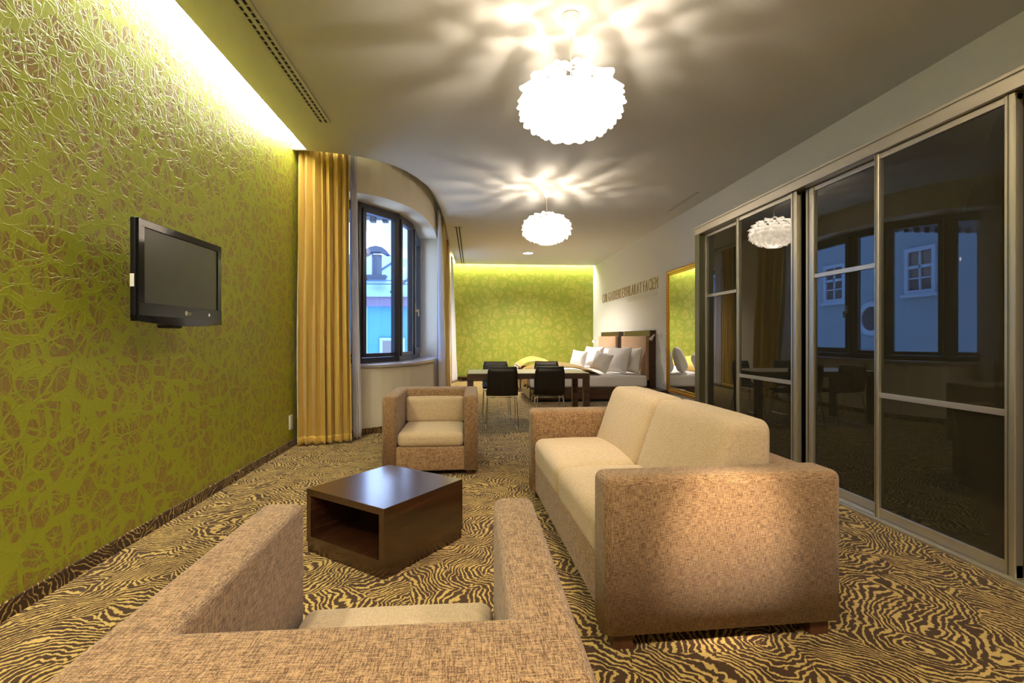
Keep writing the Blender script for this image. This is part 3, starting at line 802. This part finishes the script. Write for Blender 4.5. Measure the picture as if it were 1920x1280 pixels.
# ------------------------------------------------------------------ curtains
def curtain(name, label, path_top, path_bot, mat, folds, amp, ztop, zbot, seed, hem=True, group=None, cat='curtain'):
    c = thing(name, label, cat, (path_bot[0][0], path_bot[0][1], 0), group=group)
    ox, oy = path_bot[0]
    def sample(path, s):
        L = [0]
        for a, b in zip(path, path[1:]): L.append(L[-1]+math.dist(a, b))
        d = s*L[-1]
        for i in range(len(path)-1):
            if d <= L[i+1]+1e-9:
                f = (d-L[i])/(L[i+1]-L[i]); a, b = path[i], path[i+1]
                t = Vector((b[0]-a[0], b[1]-a[1])).normalized()
                return Vector((a[0]+(b[0]-a[0])*f, a[1]+(b[1]-a[1])*f)), t
        return Vector(path[-1]), t
    rs = random.Random(seed); offs = [rs.uniform(-.25, .25) for _ in range(folds*2+4)]
    wid = [rs.uniform(.6, 1.4) for _ in range(folds)]; tot = sum(wid); cum = [0]
    for w_ in wid: cum.append(cum[-1]+w_/tot)
    def phase(s):
        for i in range(folds):
            if s <= cum[i+1]+1e-9: return i+(s-cum[i])/(cum[i+1]-cum[i])
        return folds
    def surf(s, z, extra=0):
        h = (z-zbot)/(ztop-zbot)
        pt, tt = sample(path_top, s); pb, tb = sample(path_bot, s)
        p = pt*h+pb*(1-h); t = (tt*h+tb*(1-h)).normalized(); nn = Vector((t.y, -t.x))
        ph = phase(s)*2*PI; i = int(phase(s)) % len(offs)
        a = amp*(1+.5*offs[i])*(.55+.45*min(1, (1-h)*5))
        if h > .955: ph2 = ph*1.0; a *= .6; w_ = math.sin(ph*2.5+offs[i]*4)*amp*.35*(h-.955)/.045
        else: w_ = 0
        sn = math.sin(ph+.35*math.sin(2.2*h*PI+offs[i]*6)); sn = math.copysign(abs(sn)**.75, sn)
        d = a*sn+w_+extra+noise.noise(Vector((s*5+seed, z*.9, 0)))*.012
        tw = t*math.sin(ph*2)*a*.18
        q = p+nn*d+tw
        return (q.x-ox, q.y-oy, z)
    def grid(z0, z1, nz, extra=0, s0=0, s1=1):
        bm = bmesh.new(); ns = folds*14; g = []
        for j in range(nz+1):
            z = z0+(z1-z0)*j/nz
            g.append([bm.verts.new(surf(s0+(s1-s0)*i/ns, z+(.006*math.sin(i*.21+seed) if j == 0 and z0 == zbot else 0), extra)) for i in range(ns+1)])
        for j in range(nz):
            for i in range(ns): bm.faces.new((g[j][i], g[j][i+1], g[j+1][i+1], g[j+1][i]))
        return bm
    o = part('drape', grid(zbot, ztop, 44), mat, c, True)
    md = o.modifiers.new('thick', 'SOLIDIFY'); md.thickness = .003; md.offset = 0
    if hem:
        o = part('hem', grid(zbot-.002, zbot+.085, 3, .004), M['gold_trim'] if mat == M['gold_satin'] else mat, c, True)
        md = o.modifiers.new('thick', 'SOLIDIFY'); md.thickness = .003; md.offset = 0
    return c
ZT = 3.40
curtain('gold_curtain', 'long gold satin curtain hanging at the left edge of the bay window', [(-1.985, 5.80), (-1.70, 5.82), (-1.45, 5.90)], [(-1.95, 5.66), (-1.7, 5.70), (-1.40, 5.83)], M['gold_satin'], 7, .058, ZT, .02, 3)
curtain('sheer_curtain', 'narrow white sheer curtain beside the long gold satin curtain', [(-1.46, 6.02), (-1.39, 6.05)], [(-1.42, 5.97), (-1.33, 6.02)], M['sheer'], 4, .022, ZT, .02, 5, hem=False)
curtain('sheer_curtain', 'white sheer curtain gathered at the far jamb of the bay window', [(-.585, 8.50), (-.60, 8.95)], [(-.55, 8.3), (-.50, 9.1)], M['sheer'], 6, .028, ZT, .02, 9, hem=False)
curtain('gold_curtain', 'gold satin curtain gathered against the wall beyond the bay window', [(-.545, 9.0), (-.56, 9.9)], [(-.50, 9.15), (-.47, 9.95)], M['gold_satin'], 5, .035, ZT, .02, 12)
curtain('gold_curtain', 'gold satin curtain before the second window, mirrored in the wardrobe', [(-.575, 11.1), (-.575, 11.6)], [(-.57, 11.0), (-.55, 11.6)], M['gold_satin'], 5, .030, ZT, .02, 15)
curtain('sheer_curtain', 'white sheer curtain at the second window near the far green wall', [(-.575, 11.65), (-.575, 11.95)], [(-.57, 11.65), (-.56, 12.1)], M['sheer'], 5, .022, ZT, .02, 17, hem=False)
curtain('sheer_curtain', 'white sheer curtain in the far corner against the green wall', [(-.575, 13.3), (-.575, 13.75)], [(-.57, 13.2), (-.44, 13.8)], M['sheer'], 5, .025, ZT, .02, 19, hem=False)

# ------------------------------------------------------------------ dining table and chairs
dt = thing('dining_table', 'long dining table with pale top and dark wooden legs', 'table', (.73, 6.83, 0))
TWd, TDd = 1.60, .80
part('tabletop', bx(-TWd/2, TWd/2, -TDd/2, TDd/2, .705, .742, bev=.003), M['top_beige'], dt)
bm = bmesh.new(); z0, z1 = .665, .736
box(bm, -TWd/2-.006, TWd/2+.006, -TDd/2-.008, -TDd/2+.02, z0, z1); box(bm, -TWd/2-.006, TWd/2+.006, TDd/2-.02, TDd/2+.008, z0, z1)
box(bm, -TWd/2-.006, -TWd/2+.02, -TDd/2, TDd/2, z0, z1); box(bm, TWd/2-.02, TWd/2+.006, -TDd/2, TDd/2, z0, z1)
part('apron', bm, M['walnut_y'], dt)
for sx in (-1, 1):
    for sy in (-1, 1):
        cx, cy = sx*(TWd/2-.035), sy*(TDd/2-.035)
        part('leg', bx(cx-.04, cx+.04, cy-.04, cy+.04, 0, .70, bev=.003), M['walnut_y'], dt)

def dining_chair(label, x, y, rz, group):
    """local -Y is behind the chair"""
    c = thing('dining_chair', label, 'chair', (x, y, 0), rz, group)
    # one bent shell: seat running up into the back
    prof = [(.20, .455), (.17, .462), (.05, .452), (-.10, .445), (-.17, .455), (-.205, .49), (-.222, .56), (-.235, .66), (-.25, .76), (-.262, .832)]
    def shell(th, wmul=1.0, n=8):
        bm = bmesh.new(); rows = []
        P = prof; N = len(P)
        for i, (yy, zz) in enumerate(P):
            a = P[max(0, i-1)]; b = P[min(N-1, i+1)]; t = Vector((b[0]-a[0], b[1]-a[1])).normalized(); nn = Vector((-t.y, t.x))
            wdt = (.205 if i < 5 else .205-(i-4)*.0035)*wmul
            if i in (0, N-1): wdt -= .012
            fr, bk = [], []
            for k in range(n+1):
                u = k/n*2-1; cup = .016*u*u if i >= 4 else .006*u*u
                x_ = u*wdt
                p = Vector((yy, zz))-nn*cup
                fr.append(bm.verts.new((x_, p.x-nn.x*th, p.y-nn.y*th))); bk.append(bm.verts.new((x_, p.x, p.y)))
            rows.append((fr, bk))
        for (f1, b1), (f2, b2) in zip(rows, rows[1:]):
            for k in range(n):
                bm.faces.new((f1[k], f1[k+1], f2[k+1], f2[k])); bm.faces.new((b1[k+1], b1[k], b2[k], b2[k+1]))
            bm.faces.new((f1[0], f2[0], b2[0], b1[0])); bm.faces.new((f1[n], b1[n], b2[n], f2[n]))
        for (f_, b_) in (rows[0], rows[-1]):
            for k in range(n): bm.faces.new((f_[k], b_[k], b_[k+1], f_[k+1]))
        return bm
    part('seat_shell', shell(.028), M['leather'], c, True)
    bm = bmesh.new(); tube(bm, [(0, -.214, .47), (0, -.232, .56), (0, -.244, .66), (0, -.258, .76), (0, -.270, .83)], .0028, 6); part('back_seam', bm, M['seam'], c)
    bm = bmesh.new(); tube(bm, [(.0, .10, .42), (0, .16, .42)], .001, 4)
    bm.free()
    for sx in (-1, 1):
        bm = bmesh.new()
        pts = fillet([(sx*.06, -.16, .437), (sx*.185, -.17, .437), (sx*.205, -.235, .012), (sx*.205, .215, .012), (sx*.185, .15, .437), (sx*.06, .15, .437)], .03)
        tube(bm, pts, .0065, 8); part('sled_leg', bm, M['chrome'], c, True)
    bm = bmesh.new(); tube(bm, [(-.19, -.165, .437), (.19, -.165, .437)], .006, 8); tube(bm, [(-.19, .15, .437), (.19, .15, .437)], .006, 8)
    part('cross_bar', bm, M['chrome'], c, True)
    return c
g = 'black leather chairs round the dining table'
dining_chair('black leather dining chair, left of the two with backs to the camera', .375, 6.52, 0, g)
dining_chair('black leather dining chair, right of the two with backs to the camera', .985, 6.52, 0, g)
dining_chair('black leather dining chair on the far side of the table, left one', .345, 7.42, PI, g)
dining_chair('black leather dining chair on the far side of the table, right one', 1.14, 7.42, PI, g)

# ------------------------------------------------------------------ beds
def bed(label, y0, y1, hy0, hy1, hl):
    b = thing('double_bed', label, 'bed', (1.05, y0, 0)); W = y1-y0; L = 2.27
    part('bed_base', bx(0, L, .0, W, .05, .27, bev=.004), M['walnut_y'], b)
    part('plinth', bx(.06, L, .06, W-.06, 0, .05), M['black'], b)
    part('mattress', pad((L-.03, W-.02, .22), .045, (0, 0, .012), (L/2, W/2, .378), N=14, E=4, wob=.004), M['linen'], b, True)
    h = thing('headboard', hl, 'headboard', (3.40, hy0, 0)); HW = hy1-hy0
    bm = bmesh.new(); box(bm, 0, .118, 0, HW, 0.02, 1.35, .003); part('headboard_frame', bm, M['walnut_y'], h)
    part('padded_panel', pad((.07, HW-.03, .86), .014, (.004, 0, 0), (-.036, HW/2+.01, .81), N=6, E=3), M['head_fabric'], h, True)
    return b
bed('near double bed with white sheet and walnut base behind the dining table', 9.15, 10.82, 9.30, 10.93, 'near headboard with tan padded panel in a dark wood frame')
bed('far double bed with white sheet and walnut base next to the green wall', 11.08, 12.75, 11.35, 12.95, 'far headboard with tan padded panel in a dark wood frame')

ns = thing('nightstand', 'low dark wooden nightstand between the near bed and the gilt mirror', 'nightstand', (3.18, 8.62, 0))
part('nightstand_body', bx(0, .32, 0, .50, .03, .235, bev=.003), M['walnut_y'], ns)
part('nightstand_top', bx(-.01, .325, -.01, .51, .235, .26, bev=.003), M['walnut_y'], ns)
d_ = part('drawer', bx(-.012, .0, .02, .48, .05, .225, bev=.002), M['walnut_y'], ns)
part('knob', bx(-.03, -.012, .235, .265, .13, .15, bev=.003), M['chrome'], d_)
def pillow(label, x, y, z, w_, h_, th_, rz, leanv, roll=0):
    bm = bmesh.new(); N = 18; front, back = [], []
    for i in range(N+1):
        rf_, rb = [], []
        for j in range(N+1):
            u = i/N*2-1; v = j/N*2-1
            pr_ = (max(0, 1-abs(u)**3)*max(0, 1-abs(v)**3))**.5
            uu = u*(1-.10*(1-v*v)*abs(u)**2+.0); vv = v*(1-.10*(1-u*u)*abs(v)**2)
            cx, cz = uu*w_/2, vv*h_/2+h_/2
            t = th_/2*pr_*(1-.12*v)+.002
            nz = noise.noise(Vector((u*2.2+x*3, v*2.2, y)))*.014*pr_
            rf_.append(bm.verts.new((cx, -t+nz, cz)))
            rb.append(bm.verts.new((cx, t+nz, cz)))
        front.append(rf_); back.append(rb)
    for i in range(N):
        for j in range(N):
            bm.faces.new((front[i][j], front[i+1][j], front[i+1][j+1], front[i][j+1]))
            bm.faces.new((back[i][j+1], back[i+1][j+1], back[i+1][j], back[i][j]))
    for i in range(N):
        bm.faces.new((front[i][0], back[i][0], back[i+1][0], front[i+1][0])); bm.faces.new((front[i][N], front[i+1][N], back[i+1][N], back[i][N]))
        bm.faces.new((front[0][i], front[0][i+1], back[0][i+1], back[0][i])); bm.faces.new((front[N][i], back[N][i], back[N][i+1], front[N][i+1]))
    if roll:
        bmesh.ops.rotate(bm, verts=bm.verts, cent=(0, 0, h_/2), matrix=Matrix.Rotation(roll, 3, 'Y'))
    bmesh.ops.rotate(bm, verts=bm.verts, cent=(0, 0, 0), matrix=Matrix.Rotation(leanv, 3, 'X'))
    mz = min(v.co.z for v in bm.verts)
    bmesh.ops.translate(bm, vec=(0, 0, -mz), verts=bm.verts)
    o = part('pillow', bm, M['linen'], None, True); o.location = (x, y, z); o.rotation_euler = (0, 0, rz)
    return tag(o, label, 'pillow', 'white pillows on the beds')
# face of each pillow looks to -X (towards the foot): local -Y -> -X  => rz = -90 deg
R9 = -PI/2
MZ = .503
pillow('tall white pillow leaning on the near headboard', 3.08, 9.62, MZ, .62, .52, .20, R9+.35, -.18)
pillow('large white pillow standing on the near bed in front of the headboard pillow', 2.78, 9.60, MZ, .66, .55, .22, R9+.45, -.32)
pillow('small white cushion tilted on its corner at the front of the near bed', 2.46, 9.50, MZ, .42, .40, .18, R9+.75, -.38, .25)
pillow('white pillow behind the gap between the beds, leaning on the far headboard', 3.10, 11.55, MZ, .62, .48, .18, R9+.2, -.2)
pillow('large white pillow standing on the far bed', 2.78, 11.55, MZ, .64, .52, .22, R9+.5, -.3)
pillow('small white cushion at the front of the far bed against the green wall', 2.45, 11.50, MZ, .42, .40, .18, R9+.8, -.3, .1)

def throw(label, y0, y1, x0, x1, hump, seed, drop):
    """folded gold bedspread heaped over the foot of a bed"""
    t = thing('gold_bedspread', label, 'bedspread', (x0, y0, MZ), group='gold bedspreads on the bed feet')
    W = y1-y0; L = x1-x0; bm = bmesh.new(); NX, NY = 40, 30; g = []
    for i in range(NX+1):
        row = []
        for j in range(NY+1):
            u = i/NX; v = j/NY
            h = hump*(math.sin(PI*min(1, u*1.02))**.55)*(.72+.28*math.sin(PI*v))*(1-.25*u)
            h += .016*noise.noise(Vector((u*6+seed, v*5, seed)))*(1 if h > .02 else .2)
            row.append(bm.verts.new((u*L, v*W, max(.004, h+.006))))
        g.append(row)
    for i in range(NX):
        for j in range(NY): bm.faces.new((g[i][j], g[i+1][j], g[i+1][j+1], g[i][j+1]))
    o = part('folded_heap', bm, M['throw'], t, True); md = o.modifiers.new('t', 'SOLIDIFY'); md.thickness = .012; md.offset = -1
    bm = bmesh.new(); g = []; NZ = 14
    for i in range(NZ+1):
        row = []
        for j in range(31):
            v = j/30; z = .02-(drop+.05*math.sin(v*9+seed))*i/NZ
            row.append(bm.verts.new((-.02-.018*math.sin(v*23+seed)*(i/NZ)-.012*(i > 0), .12+v*W*.62, z)))
        g.append(row)
    for i in range(NZ):
        for j in range(30): bm.faces.new((g[i][j], g[i+1][j], g[i+1][j+1], g[i][j+1]))
    o = part('hanging_end', bm, M['throw'], t, True); md = o.modifiers.new('t', 'SOLIDIFY'); md.thickness = .006; md.offset = 0
    bm = bmesh.new(); g = []
    for i in range(9):
        row = []
        for j in range(31):
            v = j/30; row.append(bm.verts.new((-.034-.018*math.sin(v*23+seed)*(i/14), .10+v*W*.7, .03-.018*i)))
        g.append(row)
    for i in range(8):
        for j in range(30): bm.faces.new((g[i][j], g[i+1][j], g[i+1][j+1], g[i][j+1]))
    o = part('white_lining', bm, M['linen'], t, True); md = o.modifiers.new('t', 'SOLIDIFY'); md.thickness = .004; md.offset = 0
throw('gold bedspread heaped over the foot of the near bed', 9.22, 10.75, 1.06, 2.42, .225, 2.0, .26)
throw('gold bedspread heaped over the foot of the far bed', 11.15, 12.68, 1.06, 1.95, .27, 5.0, .24)
# low bench by the far wall
lb = thing('low_bench', 'low dark wooden bench with pale top against the far green wall', 'bench', (.06, 14.0, 0))
part('bench_top', bx(-.45, .85, -.28, .22, .10, .13, bev=.003), M['walnut_x'], lb)
part('bench_leg', bx(-.42, -.36, -.26, .20, 0, .10), M['walnut_x'], lb); part('bench_leg', bx(.76, .82, -.26, .20, 0, .10), M['walnut_x'], lb)

# ------------------------------------------------------------------ mirror
mr = thing('wall_mirror', 'tall mirror in a beaded gilt frame on the white wall by the wardrobe', 'mirror', (XR, 7.30, .24))
MW, MH, MF = 1.37, 2.15, .085
part('mirror_glass', bx(-.022, -.016, MF-.01, MW-MF+.01, MF-.01, MH-MF+.01), M['mirror'], mr)
def mframe(x0, x1, d0, d1):
    bm = bmesh.new()
    box(bm, x0, x1, d0, d1, d0, MH-d0, .004); box(bm, x0, x1, MW-d1, MW-d0, d0, MH-d0, .004)
    box(bm, x0, x1, d0, MW-d0, d0, d1, .004); box(bm, x0, x1, d0, MW-d0, MH-d1, MH-d0, .004)
    return bm
part('outer_moulding', mframe(-.045, 0, .0, .045), M['gilt'], mr)
part('inner_moulding', mframe(-.030, 0, .04, MF), M['gilt'], mr)
bm = bmesh.new()
k = 0
while k*.045 < MH-.03:
    for yy in (-.004, MW-.012): box(bm, -.052, -.02, yy, yy+.016, .012+k*.045, .036+k*.045, .004, 1)
    k += 1
k = 0
while k*.045 < MW-.03:
    for zz in (-.004, MH-.012): box(bm, -.052, -.02, .012+k*.045, .036+k*.045, zz, zz+.016, .004, 1)
    k += 1
o = part('beading', bm, M['gilt_dark'], mr); o['kind'] = 'stuff'

# ------------------------------------------------------------------ wall lettering (reads from far to near along the right wall)
RR = Matrix(((0, 0, -1), (-1, 0, 0), (0, 1, 0))).to_4x4()     # text x -> -Y, y -> +Z, facing -X
def lettering(txt, label, y_start, y_end, z, cap, mat, depth, grp):
    root = thing('wall_lettering', label, 'lettering', (XR-depth-.001, y_start, z))
    size = cap/.70; adv = []; meshes = []
    for ch in txt:
        if ch == ' ': meshes.append(None); adv.append(size*.26); continue
        me = text_mesh(ch, size, depth)
        xs = [v.co.x for v in me.vertices]; x0, x1 = min(xs), max(xs)
        for v in me.vertices: v.co.x -= x0
        meshes.append(me); adv.append((x1-x0)+size*.17)
    k = (y_start-y_end)/sum(adv); x = 0
    for ch, me, a in zip(txt, meshes, adv):
        if me:
            for v in me.vertices: v.co.x = v.co.x*k+x
            me.transform(RR); me.name = 'letter'; link_mesh('letter', me, mat, root)
        x += a*k
lettering('COR GAUDENS EXHILARAT FACIEM', 'raised gold capitals COR GAUDENS EXHILARAT FACIEM on the white wall above the beds', 13.25, 9.15, 2.15, .235, M['letter'], .004, None)
lettering('RADOSTNE SRDCE ROZJASNUJE TVAR', 'small pale capitals on the white wall below the gold lettering', 11.1, 9.2, 2.02, .10, M['letter_pale'], .001, None)

# ------------------------------------------------------------------ reading lamps, sockets
def reading_lamp(label, y, z, lit):
    l = thing('reading_lamp', label, 'lamp', (XR, y, z))
    part('wall_plate', bx(-.015, 0, -.03, .03, -.05, .05, bev=.003), M['plastic'], l)
    bm = bmesh.new(); tube(bm, [(-.01, 0, .0), (-.06, .01, .008), (-.12, .03, .01)], .006, 8); part('arm', bm, M['chrome'], l, True)
    bm = bmesh.new(); tube(bm, [(-.115, .03, .015), (-.14, .035, -.02), (-.19, .04, -.085)], [.012, .018, .034], 14); part('shade', bm, M['plastic'], l, True)
    bm = bmesh.new(); tube(bm, [(-.012, 0, -.06), (-.03, -.01, -.15), (-.02, 0, -.25), (-.004, .01, -.32)], .004, 6); part('cable', bm, M['plastic'], l, True)
    if lit:
        bm = bmesh.new(); bmesh.ops.create_uvsphere(bm, u_segments=12, v_segments=8, radius=.024); bmesh.ops.translate(bm, vec=(-.195, .04, -.095), verts=bm.verts)
        part('bulb', bm, M['bulb'], l, True)
reading_lamp('white cone reading lamp on the wall beside the near headboard', 9.05, 1.25, False)
reading_lamp('lit reading lamp on the wall beyond the far headboard', 13.45, 1.20, True)
def socket(label, x, y, z, sgn):
    s_ = thing('wall_socket', label, 'socket', (x, y, z))
    part('plate', bx(0 if sgn > 0 else -.012, .012 if sgn > 0 else 0, -.045, .045, -.08, .08, bev=.003), M['plastic'], s_)
    part('rocker', bx(.010 if sgn > 0 else -.016, .016 if sgn > 0 else -.010, -.03, .03, -.06, .06, bev=.002), M['plastic'], s_)
socket('white double socket low on the left green wall by the gold curtain', XL, 5.60, .28, 1)
socket('small white switch on the wall between the near bed and the mirror', XR, 8.93, .43, -1)
